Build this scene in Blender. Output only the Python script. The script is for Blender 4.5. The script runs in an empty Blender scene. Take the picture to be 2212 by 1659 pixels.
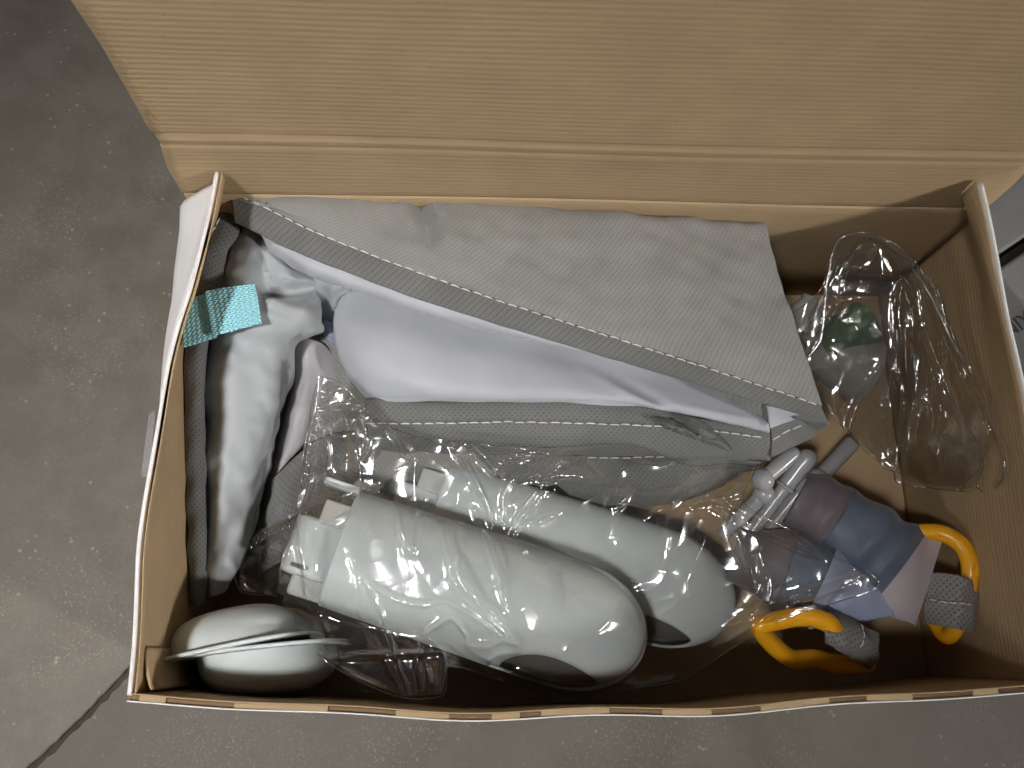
import bpy, math, random
import numpy as np
from mathutils import Vector, Matrix, Euler
R = math.radians
random.seed(4); rng = np.random.default_rng(7)
scene = bpy.context.scene

# ---------------------------------------------------------------- camera
BW, BD, RIM = 0.48, 0.281, 0.150           # box width, depth, rim height (m)
CAM = Vector((0.16149, 0.0217, RIM + 0.48299))
EUL = Euler((0.28564, -0.05717, -0.00823), 'XYZ')
FPX = 1976.6                               # focal length for a 2212 px wide picture
cam_d = bpy.data.cameras.new('camera'); cam = bpy.data.objects.new('camera', cam_d)
scene.collection.objects.link(cam); scene.camera = cam
cam.location = CAM; cam.rotation_euler = EUL
cam_d.sensor_width = 36; cam_d.lens = FPX / 2212 * 36; cam_d.clip_start = 0.02; cam_d.clip_end = 100

# ---------------------------------------------------------------- world, lamps, exposure
w = bpy.data.worlds.new('World'); scene.world = w; w.use_nodes = True
wb = w.node_tree.nodes['Background']; wb.inputs[0].default_value = (0.97, 0.98, 1.0, 1); wb.inputs[1].default_value = 0.066
def lamp(loc, power, size, col=(1, .93, .82), target=(0.24, 0.14, 0.1), sy=None, spread=180):
    d = bpy.data.lights.new('ceiling_lamp', 'AREA'); d.energy = power; d.color = col
    d.shape = 'RECTANGLE'; d.size = size; d.size_y = sy or size; d.spread = R(spread)      # a small spread narrows the beam
    o = bpy.data.objects.new('ceiling_lamp', d); scene.collection.objects.link(o); o.location = loc
    o.rotation_euler = (Vector(target) - Vector(loc)).to_track_quat('-Z', 'Y').to_euler()
    return o
lamp((-1.00, -0.80, 3.1), 1.35, 0.22, (1, .99, .97), target=(-0.02, 0.12, 0.1), sy=0.40, spread=20)  # beam narrowed and aimed left, in place of an unseen person's shade
lamp((3.2, -1.60, 1.95), 92, 0.26, (1, .98, .94), sy=0.42)
lamp((-3.0, -1.20, 2.1), 15, 0.28, (1, .985, .96), sy=0.45)
scene.view_settings.view_transform = 'Standard'; scene.view_settings.look = 'None'
scene.view_settings.exposure = 0; scene.view_settings.gamma = 1
cy = scene.cycles
cy.use_denoising = True; cy.max_bounces = 14; cy.transparent_max_bounces = 40; cy.glossy_bounces = 4; cy.diffuse_bounces = 4
cy.caustics_reflective = False; cy.caustics_refractive = False

# ---------------------------------------------------------------- helpers
ROT = np.array(EUL.to_matrix()); CP = np.array(CAM)
def P(u, v, z):
    """photo pixel (2212 px wide) at a known height -> point"""
    d = ROT @ np.array([(u - 1106) / FPX, -(v - 829.5) / FPX, -1.0])
    return CP + d * ((z - CP[2]) / d[2])
def Pin(u, v, z):
    while P(u, v, z)[0] > BW - .009 and z < .148: z += .001
    return P(u, v, z)
def link(o, parent=None):
    scene.collection.objects.link(o)
    if parent is not None: o.parent = parent
    return o
def empty(name, loc=(0, 0, 0)):
    o = bpy.data.objects.new(name, None); o.location = (0, 0, 0); o.empty_display_size = 0.02
    return link(o)
def tag(o, label, cat, group=None):
    o['label'] = label; o['category'] = cat
    if group: o['group'] = group
    return o
def mesh(name, V, F, mat, parent=None, uv=None, smooth=True):
    m = bpy.data.meshes.new(name); m.from_pydata([tuple(map(float, v)) for v in V], [], [tuple(map(int, f)) for f in F])
    if uv is not None:
        l = m.uv_layers.new(name='uv'); uv = np.asarray(uv)
        li = np.empty(len(m.loops), np.int32); m.loops.foreach_get('vertex_index', li)
        l.data.foreach_set('uv', uv[li].astype(np.float32).ravel())
    if smooth: m.polygons.foreach_set('use_smooth', [True] * len(m.polygons))
    m.materials.append(mat); m.update()
    return link(bpy.data.objects.new(name, m), parent)
def cr(pts, n):
    pts = np.asarray(pts, float); k = len(pts)
    if k == 2: return pts[0] + (pts[1] - pts[0]) * np.linspace(0, 1, n)[:, None]
    seg = np.linalg.norm(np.diff(pts, axis=0), axis=1); seg = np.maximum(seg, 1e-9)
    t = np.concatenate([[0], np.cumsum(seg)]); m = np.zeros_like(pts)
    m[1:-1] = (pts[2:] - pts[:-2]) / (t[2:] - t[:-2])[:, None]
    m[0] = (pts[1] - pts[0]) / seg[0]; m[-1] = (pts[-1] - pts[-2]) / seg[-1]
    q = np.linspace(0, t[-1], n); i = np.clip(np.searchsorted(t, q, side='right') - 1, 0, k - 2)
    h = seg[i][:, None]; s = ((q - t[i]) / seg[i])[:, None]
    return ((2*s**3 - 3*s**2 + 1) * pts[i] + (s**3 - 2*s**2 + s) * h * m[i] + (-2*s**3 + 3*s**2) * pts[i+1] + (s**3 - s**2) * h * m[i+1])
def PX(row, dz=0): return [P(u, v, z + dz) for u, v, z in row]
def loft(rows, nu, nv):
    A = np.array([cr(PX(r), nu) for r in rows])
    return np.stack([cr(A[:, j], nv) for j in range(nu)], axis=1)
class Waves:
    def __init__(s, lam, n=14, seed=0, aniso=None):
        g = np.random.default_rng(seed); a = g.uniform(0, 2*np.pi, n)
        if aniso is not None: a = aniso[0] + g.normal(0, aniso[1], n)
        k = 2*np.pi / (lam * g.uniform(.6, 1.8, n)); s.kx, s.ky, s.ph = k*np.cos(a), k*np.sin(a), g.uniform(0, 6.28, n); s.n = n
    def __call__(s, X, Y):
        o = 0
        for a, b, p in zip(s.kx, s.ky, s.ph): o = o + np.sin(a*X + b*Y + p)
        return o / math.sqrt(s.n / 2)
def gnormals(G):
    du = np.gradient(G, axis=1); dv = np.gradient(G, axis=0); N = np.cross(du, dv)
    N /= np.linalg.norm(N, axis=2, keepdims=True) + 1e-12
    return N
def sheet(name, G, mat, parent, thick=0.0012, up=None, uvs=1.0):
    nv, nu, _ = G.shape; N = gnormals(G)
    ref = np.array([0, 0, 1.0]) if up is None else np.array(up)
    flip = (N @ ref).mean() < 0
    if flip: N = -N
    B = G - N * thick; V = np.concatenate([G.reshape(-1, 3), B.reshape(-1, 3)])
    lu = np.linalg.norm(np.diff(G, axis=1), axis=2).mean(0); lv = np.linalg.norm(np.diff(G, axis=0), axis=2).mean(1)
    U = np.concatenate([[0], np.cumsum(lu)]); W_ = np.concatenate([[0], np.cumsum(lv)])
    uu, vv = np.meshgrid(U, W_); uv = np.stack([uu, vv], 2).reshape(-1, 2) * uvs; uv = np.concatenate([uv, uv])
    i = np.arange(nv*nu).reshape(nv, nu); o = nv*nu
    a, b, c, d = i[:-1, :-1].ravel(), i[:-1, 1:].ravel(), i[1:, 1:].ravel(), i[1:, :-1].ravel()
    top = np.stack([a, d, c, b], 1) if not flip else np.stack([a, b, c, d], 1)
    # top order must follow the normal
    if not flip: top = np.stack([a, b, c, d], 1)
    else: top = np.stack([d, c, b, a], 1)
    bot = top[:, ::-1] + o
    loop = np.concatenate([i[0, :-1], i[:-1, -1], i[-1, ::-1][:-1], i[::-1, 0][:-1]]); nx = np.roll(loop, -1)
    side = np.stack([loop, loop + o, nx + o, nx], 1)
    if flip: side = side[:, ::-1]
    return mesh(name, V, np.concatenate([top, bot, side]), mat, parent, uv)
def tube(pts, r, n=10, closed=False, flat=1.0, caps=True):
    pts = np.asarray(pts, float); k = len(pts); r = np.broadcast_to(r, (k,))
    T = np.gradient(pts, axis=0)
    if closed: T = np.roll(pts, -1, 0) - np.roll(pts, 1, 0)
    T /= np.linalg.norm(T, axis=1, keepdims=True) + 1e-12
    ref = np.array([0, 0, 1.0])
    if abs(T[:, 2]).mean() > .8: ref = np.array([1.0, 0, 0])
    S = np.cross(T, ref); S /= np.linalg.norm(S, axis=1, keepdims=True) + 1e-12; U = np.cross(S, T)
    an = np.linspace(0, 2*np.pi, n, endpoint=False)
    V = (pts[:, None] + r[:, None, None] * (np.cos(an)[None, :, None]*S[:, None] + flat*np.sin(an)[None, :, None]*U[:, None])).reshape(-1, 3)
    F = []
    for i in range(k if closed else k - 1):
        j = (i + 1) % k
        for a in range(n): b = (a + 1) % n; F.append((i*n + a, i*n + b, j*n + b, j*n + a))
    if not closed and caps: F.append(tuple(range(n))[::-1]); F.append(tuple((k-1)*n + a for a in range(n)))
    return V, F
class MB:
    def __init__(s): s.V, s.F, s.n = [], [], 0
    def add(s, V, F):
        s.V.append(np.asarray(V)); s.F += [tuple(x + s.n for x in f) for f in F]; s.n += len(V)
    def build(s, name, mat, parent=None, smooth=True): return mesh(name, np.concatenate(s.V), s.F, mat, parent, smooth=smooth)
def stitches(name, line, mat, parent, pitch=0.0070, fill=.80, r=.00042, lift=.0004):
    line = np.asarray(line); L = np.concatenate([[0], np.cumsum(np.linalg.norm(np.diff(line, axis=0), axis=1))])
    mb = MB(); t = 0
    while t + pitch*fill < L[-1]:
        s = np.linspace(t, t + pitch*fill, 5); p = np.stack([np.interp(s, L, line[:, c]) for c in range(3)], 1)
        p[:, 2] += lift + np.array([-.0005, .0002, .0004, .0002, -.0005]); p[:, :2] += rng.normal(0, .00016, (1, 2))
        mb.add(*tube(p, r * np.array([.6, 1, 1, 1, .6]), 6)); t += pitch * rng.uniform(.94, 1.06)
    return mb.build(name, mat, parent)
def box(c, sx, sy, sz, M=None, bev=0):
    V = np.array([(x, y, z) for x in (-sx/2, sx/2) for y in (-sy/2, sy/2) for z in (-sz/2, sz/2)])
    F = [(0, 1, 3, 2), (4, 6, 7, 5), (0, 4, 5, 1), (2, 3, 7, 6), (0, 2, 6, 4), (1, 5, 7, 3)]
    if M is not None: V = V @ np.asarray(M).T
    return V + np.asarray(c), F
def bevel(o, wd, seg=2):
    m = o.modifiers.new('bevel', 'BEVEL'); m.width = wd; m.segments = seg; m.limit_method = 'ANGLE'; m.angle_limit = R(40)
    return o

# ---------------------------------------------------------------- materials
class NT:
    def __init__(s, name):
        s.m = bpy.data.materials.new(name); s.m.use_nodes = True; s.t = s.m.node_tree; s.b = s.t.nodes['Principled BSDF']; s.out = s.t.nodes['Material Output']
    def n(s, typ, **kw):
        x = s.t.nodes.new(typ)
        for k, v in kw.items():
            if k.startswith('i_'):
                key = k[2:]; key = int(key) if key.isdigit() else key.replace('_', ' ')
                x.inputs[key].default_value = v
            else: setattr(x, k, v)
        return x
    def l(s, a, b): s.t.links.new(a, b)
    def math(s, op, a, b=None, clamp=False):
        x = s.n('ShaderNodeMath', operation=op, use_clamp=clamp)
        for i, v in enumerate((a, b)):
            if v is None: continue
            if isinstance(v, (int, float)): x.inputs[i].default_value = v
            else: s.l(v, x.inputs[i])
        return x.outputs[0]
    def noise(s, vec, scale, detail=3, rough=.55):
        x = s.n('ShaderNodeTexNoise'); x.inputs['Scale'].default_value = scale; x.inputs['Detail'].default_value = detail; x.inputs['Roughness'].default_value = rough
        if vec is not None: s.l(vec, x.inputs['Vector'])
        return x.outputs['Fac']
    def ramp(s, fac, stops):
        x = s.n('ShaderNodeValToRGB'); e = x.color_ramp.elements
        while len(e) < len(stops): e.new(.5)
        for el, (p, c) in zip(e, stops): el.position = p; el.color = (*c, 1) if len(c) == 3 else c
        s.l(fac, x.inputs[0]); return x.outputs[0]
    def mix(s, fac, a, b, typ='MIX'):
        x = s.n('ShaderNodeMix', data_type='RGBA', blend_type=typ)
        for i, v in ((0, fac), (6, a), (7, b)):
            if isinstance(v, (int, float)): x.inputs[i].default_value = v
            elif isinstance(v, tuple): x.inputs[i].default_value = (*v, 1)
            else: s.l(v, x.inputs[i])
        return x.outputs[2]
    def bump(s, h, strength=.4, dist=.001, prev=None):
        x = s.n('ShaderNodeBump'); x.inputs['Strength'].default_value = strength; x.inputs['Distance'].default_value = dist
        s.l(h, x.inputs['Height'])
        if prev is not None: s.l(prev, x.inputs['Normal'])
        return x.outputs[0]
    def coord(s, k='Object'): return s.n('ShaderNodeTexCoord').outputs[k]
    def fin(s, col=None, rough=None, normal=None, **kw):
        for v, k in ((col, 'Base Color'), (rough, 'Roughness'), (normal, 'Normal')):
            if v is None: continue
            if isinstance(v, (int, float)): s.b.inputs[k].default_value = v
            elif isinstance(v, tuple): s.b.inputs[k].default_value = (*v, 1)
            else: s.l(v, s.b.inputs[k])
        for k, v in kw.items(): s.b.inputs[k.replace('_', ' ')].default_value = v
        return s.m

def m_kraft(name, base=(.47, .335, .195), flute='z'):
    k = NT(name); co = k.coord(); sep = k.n('ShaderNodeSeparateXYZ'); k.l(co, sep.inputs[0])
    mp = k.n('ShaderNodeMapping'); mp.inputs['Scale'].default_value = (.16, .16, 1); k.l(co, mp.inputs[0])
    warp = k.noise(mp.outputs[0], 60, 3)
    zz = k.math('ADD', k.math('MULTIPLY', sep.outputs[2], 2*math.pi/.0037), k.math('MULTIPLY', warp, 7.0))
    wave = k.math('SINE', zz)
    fib = k.noise(co, 900, 4, .7); blot = k.noise(co, 22, 4); streak = k.noise(mp.outputs[0], 420, 3, .6)
    c = k.ramp(blot, [(.3, tuple(.90*x for x in base)), (.7, tuple(1.08*x for x in base))])
    c = k.mix(k.math('MULTIPLY', fib, .42), c, tuple(.55*x for x in base)); c = k.mix(k.math('MULTIPLY', k.ramp(streak, [(.40, (0, 0, 0)), (.66, (1, 1, 1))]), .14), c, tuple(.62*x for x in base))
    c = k.mix(k.math('MULTIPLY', k.math('ADD', wave, 1.0), .075), c, tuple(.6*x for x in base))
    sp = k.ramp(k.noise(co, 420, 2), [(.70, (0, 0, 0)), (.76, (1, 1, 1))]); c = k.mix(k.math('MULTIPLY', sp, .45), c, tuple(.35*x for x in base))
    h = k.math('ADD', k.math('MULTIPLY', wave, .5), k.math('ADD', k.math('MULTIPLY', streak, 1.4), k.math('MULTIPLY', fib, .3)))
    return k.fin(c, .82, k.bump(h, .24, .0005), Specular_IOR_Level=.25)
M = {}
M['kraft'] = m_kraft('kraft_board')
M['core'] = m_kraft('kraft_core', (.26, .175, .10))
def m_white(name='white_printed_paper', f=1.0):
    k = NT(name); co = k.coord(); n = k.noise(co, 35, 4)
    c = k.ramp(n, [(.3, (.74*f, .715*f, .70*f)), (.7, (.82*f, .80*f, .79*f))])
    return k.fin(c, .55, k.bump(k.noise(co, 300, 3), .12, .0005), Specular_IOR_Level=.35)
M['white'] = m_white()
M['carton'] = m_white('shaded_white_paper', .30)  # white paper with the shade beside the box put into its tone
def m_nonwoven(name, lo, hi, pitch=.0021, dot=.42, st=.55):
    k = NT(name); uv = k.coord('UV'); co = k.coord(); sep = k.n('ShaderNodeSeparateXYZ'); k.l(uv, sep.inputs[0])
    jx = k.math('MULTIPLY', k.math('SUBTRACT', k.noise(uv, 260, 2), .5), 1.6)
    a = k.math('ADD', k.math('MULTIPLY', k.math('ADD', sep.outputs[0], sep.outputs[1]), 2*math.pi/pitch*.75), jx)
    b = k.math('ADD', k.math('MULTIPLY', k.math('SUBTRACT', sep.outputs[0], sep.outputs[1]), 2*math.pi/pitch*.75), jx)
    f = k.math('ADD', k.math('COSINE', k.math('MULTIPLY', a, 1.0)), k.math('COSINE', k.math('MULTIPLY', b, 1.0)))
    d = k.ramp(f, [(.0, (0, 0, 0)), (.95, (0, 0, 0)), (1.0, (1, 1, 1))])
    mr = k.n('ShaderNodeMapRange', interpolation_type='SMOOTHSTEP'); mr.inputs[1].default_value = .75; mr.inputs[2].default_value = 1.55; k.l(f, mr.inputs[0]); d = mr.outputs[0]
    big = k.noise(co, 28, 4); fine = k.noise(co, 700, 3, .7)
    c = k.ramp(big, [(.3, lo), (.7, hi)]); c = k.mix(k.math('MULTIPLY', fine, .35), c, tuple(.7*x for x in lo))
    c = k.mix(k.math('MULTIPLY', d, dot), c, tuple(.38*x for x in lo))
    h = k.math('SUBTRACT', k.math('MULTIPLY', fine, .5), d)
    return k.fin(c, .8, k.bump(h, st, .0005), Specular_IOR_Level=.2, Sheen_Weight=.1)
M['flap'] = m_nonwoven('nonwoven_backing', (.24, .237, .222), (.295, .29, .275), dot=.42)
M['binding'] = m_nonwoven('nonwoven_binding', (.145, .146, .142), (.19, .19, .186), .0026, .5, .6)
M['strap'] = m_nonwoven('nonwoven_strap', (.24, .23, .23), (.30, .29, .29), .0030, .65, .9)
def m_satin(name, lo, hi, rough=.5, sc=24):
    k = NT(name); co = k.coord(); n = k.noise(co, sc, 4); fine = k.noise(co, 1400, 2, .7)
    c = k.ramp(n, [(.3, lo), (.7, hi)]); wr = k.noise(co, 70, 3)
    nb = k.bump(fine, .12, .0003); nb = k.bump(wr, .10, .002, nb)
    return k.fin(c, rough, nb, Specular_IOR_Level=.3, Sheen_Weight=.25, Sheen_Roughness=.4)
M['lilac'] = m_satin('lilac_fabric', (.37, .38, .415), (.43, .44, .475))
M['sage'] = m_satin('pale_sage_fabric', (.31, .33, .345), (.37, .385, .405))
M['mauve'] = m_satin('mauve_fabric', (.30, .285, .30), (.36, .34, .355))
M['navy'] = m_satin('slate_blue_fabric', (.095, .118, .17), (.13, .155, .215))
M['peri'] = m_satin('periwinkle_fabric', (.30, .34, .50), (.37, .41, .57))
M['pinkish'] = m_satin('pale_pink_fabric', (.42, .37, .40), (.48, .43, .46))
M['mauve_shaded'] = m_satin('shaded_mauve_fabric', (.12, .102, .115), (.16, .137, .15))  # mauve darkened, the dim corner's shade put into the colour
def m_thread():
    k = NT('white_thread'); return k.fin((.72, .71, .69), .55)
M['thread'] = m_thread()
def m_web():
    k = NT('turquoise_webbing'); uv = k.coord('UV'); sep = k.n('ShaderNodeSeparateXYZ'); k.l(uv, sep.inputs[0])
    x = k.math('MULTIPLY', sep.outputs[0], 2*math.pi/.0030); y = k.math('MULTIPLY', sep.outputs[1], 2*math.pi/.0026)
    zig = k.math('SINE', k.math('ADD', x, k.math('MULTIPLY', k.math('SINE', y), 1.2)))
    h = k.math('ADD', zig, k.math('MULTIPLY', k.math('SINE', k.math('MULTIPLY', y, 2.0)), .6))
    c = k.mix(k.math('MULTIPLY', k.math('ADD', h, 1.6), .3, True), (.24, .62, .74), (.42, .80, .90))
    return k.fin(c, .5, k.bump(h, .7, .0006), Sheen_Weight=.2)
M['web'] = m_web()
def m_plastic(name, col, rough=.32, var=.04, coat=0):
    k = NT(name); co = k.coord(); n = k.noise(co, 18, 4)
    c = k.ramp(n, [(.3, tuple(x*(1-var) for x in col)), (.7, tuple(min(1, x*(1+var)) for x in col))])
    r = k.n('ShaderNodeMapRange'); r.inputs[3].default_value = rough*.85; r.inputs[4].default_value = rough*1.25; k.l(k.noise(co, 60, 4), r.inputs[0])
    return k.fin(c, r.outputs[0], k.bump(k.noise(co, 900, 2), .03, .0003), Coat_Weight=coat)
M['pod'] = m_plastic('pale_grey_plastic', (.58, .63, .65), .46)
M['dome'] = m_plastic('off_white_plastic', (.60, .64, .645), .5)
M['tab'] = m_plastic('inner_grey_plastic', (.48, .495, .48), .45)
M['cavity'] = m_plastic('shaded_hollow_plastic', (.085, .086, .085), .5)  # shade inside the openings put into the colour
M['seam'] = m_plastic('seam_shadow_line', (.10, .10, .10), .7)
M['rod'] = m_plastic('grey_rod_plastic', (.30, .30, .31), .2)
M['yellow'] = m_plastic('amber_yellow_plastic', (.86, .40, .012), .22, .03)
M['cup'] = m_plastic('white_tube_plastic', (.36, .36, .35), .55)
M['green'] = m_plastic('leaf_green_plastic', (.06, .16, .05), .4)
M['ink'] = m_plastic('black_print', (.03, .028, .028), .6)
def m_film(name, tint=(.93, .925, .91), base=.15, gain=.9, rough=.15, bump=0.02, haze=.004):
    k = NT(name); t = k.t; t.nodes.remove(k.b); co = k.coord()
    tr = k.n('ShaderNodeBsdfTransparent'); tr.inputs[0].default_value = (*tint, 1)
    gl = k.n('ShaderNodeBsdfGlossy'); gl.inputs['Roughness'].default_value = rough; gl.inputs[0].default_value = (1, 1, 1, 1)
    lw = k.n('ShaderNodeLayerWeight'); lw.inputs[0].default_value = .35
    nb = k.bump(k.noise(co, 85, 3, .6), bump, .004); k.l(nb, gl.inputs['Normal'])
    f = k.math('ADD', k.math('MULTIPLY', k.math('POWER', lw.outputs['Facing'], 2.2), gain), base, True)
    di = k.n('ShaderNodeBsdfDiffuse'); di.inputs[0].default_value = (.8, .8, .8, 1)
    m0 = k.n('ShaderNodeMixShader'); m0.inputs[0].default_value = haze; k.l(tr.outputs[0], m0.inputs[1]); k.l(di.outputs[0], m0.inputs[2]); tr = m0
    mx = k.n('ShaderNodeMixShader'); k.l(f, mx.inputs[0]); k.l(tr.outputs[0], mx.inputs[1]); k.l(gl.outputs[0], mx.inputs[2]); k.l(mx.outputs[0], k.out.inputs[0])
    return k.m
M['film'] = m_film('clear_polythene_film')
M['film2'] = m_film('clear_thick_film', (.90, .885, .86), .12, .8, .13, .03)
M['tape'] = m_film('clear_tape', (.95, .95, .94), .05, .3, .3, .02, .13)
M['weld'] = m_film('film_weld', (.80, .80, .79), .16, .7, .15, .1)
def m_concrete(name='concrete', g=1.0):
    k = NT(name); co = k.coord()
    big = k.noise(co, 3.2, 5, .6); med = k.noise(co, 26, 5, .65); fine = k.noise(co, 330, 4, .7)
    c = k.ramp(big, [(.32, (.115, .101, .085)), (.68, (.17, .152, .130))])
    c = k.mix(k.math('MULTIPLY', k.ramp(med, [(.40, (0, 0, 0)), (.60, (1, 1, 1))]), .60), c, (.19, .178, .158))
    c = k.mix(k.math('MULTIPLY', fine, .5), c, (.075, .067, .058))
    v = k.n('ShaderNodeTexVoronoi'); v.inputs['Scale'].default_value = 150; k.l(co, v.inputs['Vector'])
    gate = k.ramp(k.noise(co, 70, 2), [(.56, (0, 0, 0)), (.62, (1, 1, 1))])
    sp = k.math('MULTIPLY', k.ramp(v.outputs['Distance'], [(.12, (1, 1, 1)), (.24, (0, 0, 0))]), gate)
    c = k.mix(k.math('MULTIPLY', sp, .35), c, (.46, .43, .39))
    v2 = k.n('ShaderNodeTexVoronoi'); v2.inputs['Scale'].default_value = 420; k.l(co, v2.inputs['Vector'])
    g2 = k.ramp(k.noise(co, 11, 4), [(.5, (0, 0, 0)), (.6, (1, 1, 1))])
    sp2 = k.math('MULTIPLY', k.ramp(v2.outputs['Distance'], [(.18, (1, 1, 1)), (.3, (0, 0, 0))]), g2); c = k.mix(k.math('MULTIPLY', sp2, .3), c, (.40, .37, .33))
    h = k.math('ADD', k.math('MULTIPLY', fine, .7), k.math('ADD', med, k.math('MULTIPLY', sp, -.5)))
    r = k.n('ShaderNodeMapRange'); r.inputs[3].default_value = .42; r.inputs[4].default_value = .75; k.l(med, r.inputs[0])
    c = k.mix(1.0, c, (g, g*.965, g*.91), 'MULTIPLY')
    return k.fin(c, r.outputs[0], k.bump(h, .35, .0012), Specular_IOR_Level=.4)
M['concrete'] = m_concrete('concrete_shaded_front', .76); M['concrete2'] = m_concrete('concrete_lit_left', 1.14)  # slab tints carry painted shade in front, painted light at upper left
M['joint'] = m_plastic('joint_filler', (.075, .062, .05), .9, .2)

# ================================================================ floor: two slabs with a cracked joint between them
j0, j1 = P(60, 1659, 0)[:2], P(272, 1452, 0)[:2]
jd = (j1 - j0) / np.linalg.norm(j1 - j0); jn = np.array([-jd[1], jd[0]])
ts = np.concatenate([np.linspace(-4, -.35, 12), np.linspace(-.3, .5, 170), np.linspace(.55, 4, 12)])
def jag(s): return Waves(.03, 10, s)(ts, 0*ts)*.0008 + Waves(.008, 10, s + 9)(ts, 0*ts)*.0005
mid = j0 + ts[:, None]*jd + (Waves(.12, 6, 3)(ts, 0*ts)*.0012)[:, None]*jn
V, F = box((0.2, 0.2, -.0240), 8, 8, .04); fl = mesh('floor', V, F, M['joint'], smooth=False); fl['kind'] = 'structure'
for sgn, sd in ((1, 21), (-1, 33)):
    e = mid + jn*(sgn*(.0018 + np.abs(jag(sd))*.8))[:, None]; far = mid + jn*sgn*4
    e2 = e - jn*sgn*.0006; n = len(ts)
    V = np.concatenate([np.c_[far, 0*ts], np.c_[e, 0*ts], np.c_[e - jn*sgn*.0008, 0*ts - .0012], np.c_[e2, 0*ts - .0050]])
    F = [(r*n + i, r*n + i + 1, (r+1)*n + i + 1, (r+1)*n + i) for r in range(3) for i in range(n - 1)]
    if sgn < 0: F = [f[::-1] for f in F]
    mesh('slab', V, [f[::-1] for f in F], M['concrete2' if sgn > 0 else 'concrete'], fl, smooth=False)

# ================================================================ the cardboard box
cb = tag(empty('cardboard_box'), 'open kraft cardboard box with white outside and raised lid, packed with baby gym parts', 'box')
T = .0042
def sm(x): x = np.clip(x, 0, 1); return x*x*(3 - 2*x)
def wall(fn, ztop, s0, s1, ns=90, nz=26, paper=.0007, seed=0, jagged=0.0):
    """fn(s, z) -> outer face point, inward unit vector"""
    s = np.linspace(s0, s1, ns); g = np.random.default_rng(seed)
    zt = ztop(s)
    def grid(off, drop, jg=0):
        G = np.zeros((nz, ns, 3))
        for j in range(ns):
            for i in range(nz):
                zz = .004 + (zt[j] - drop - .004 + (jg*abs(g.normal()) if i == nz - 1 else 0)) * (i/(nz - 1))
                p, n = fn(s[j], zz); G[i, j] = np.asarray(p) + np.asarray(n)*off
        return G
    _, n0 = fn((s0 + s1)/2, .05); n0 = np.asarray(n0)
    inner = sheet('wall', grid(T, .0), M['kraft'], cb, .0007, up=n0)
    sheet('outer_paper', grid(0, -.0002, -jagged), M['white'], inner, paper, up=-n0)
    if paper > .001: return inner
    sheet('corrugated_core', grid(T - .0009, .0016), M['core'], inner, T - .0018, up=n0)
    mb = MB(); t = s0 + .006
    while t < s1 - .01:
        L = g.uniform(.006, .05); p, n = fn(t + L/2, float(ztop(np.array([t + L/2]))[0])); p2, _ = fn(t + L/2 + .001, float(ztop(np.array([t + L/2]))[0]))
        d = np.asarray(p2) - np.asarray(p); d /= np.linalg.norm(d); n = np.asarray(n)
        MM = np.stack([d, n, np.cross(d, n)], 1)
        mb.add(*box(np.asarray(p) + n*T/2 - np.array([0, 0, .0016]), L, T - .0016, .0028, MM)); t += L + g.uniform(.005, .035)
    mb.build('flute_bridge', M['kraft'], inner, False)['kind'] = 'stuff'
    return inner
# side walls bow in towards their tops at the back
def lean(t, z, amt, zc): return amt * t**1.2 * np.clip((z - zc)/(RIM + .018 - zc), 0, 1)**1.15
def f_left(y, z): return (.0 - .003*min(1, y/BD/.6)*math.sin(math.pi*min(z/.24, 1)) + lean(max(0, (y/BD - .25)/.75), z, .031, .138) + .0006*math.sin(y*60), y, z), (1, 0, 0)
def f_right(y, z): return (BW - lean((y/BD)**2.2, z, .026, .132) + .0006*math.sin(y*50 + 1), y, z), (-1, 0, 0)
wl = wall(f_left, lambda y: RIM + .029*(np.clip(y/BD, 0, 1))**1.6, .003, BD - .0062, seed=3, paper=.0018)
wr = wall(f_right, lambda y: RIM + .036*(np.clip(y/BD, 0, 1))**2, .003, BD - .0062, seed=5, paper=.0018)
def fbow(x): t = np.clip(x/BW, 0, 1); return -.0105*math.sin(math.pi*t**.85)**1.2 - .0013*math.sin(t*23)*math.sin(math.pi*t)
def f_front(x, z): return (x, fbow(x) - .005*math.sin(math.pi*min(max(x/BW, 0), 1))*(1 - z/RIM), z), (0, 1, 0)
xb = np.linspace(.0035, BW - .0035, 60); yb = np.array([f_front(x, .004)[0][1] + .0035 for x in xb])
V = np.concatenate([np.c_[xb, yb, 0*xb + .0055], np.c_[xb, 0*xb + BD - .0035, 0*xb + .0055], np.c_[xb, yb, 0*xb + .0010], np.c_[xb, 0*xb + BD - .0035, 0*xb + .0010]]); n = 60
F = [(i, i+1, n+i+1, n+i) for i in range(n-1)] + [(2*n+i, 3*n+i, 3*n+i+1, 2*n+i+1) for i in range(n-1)] + [(2*n+i, 2*n+i+1, i+1, i) for i in range(n-1)]
mesh('bottom', V, F, M['kraft'], cb, smooth=False)
wf = wall(f_front, lambda x: RIM + .0008*np.sin(x*40), .0002, BW, ns=160, seed=8)
def f_back(x, z): return (x, BD - .0 + .0*x, z), (0, -1, 0)
nx_ = 60
xs = np.linspace(.002, BW - .002, nx_)
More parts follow.
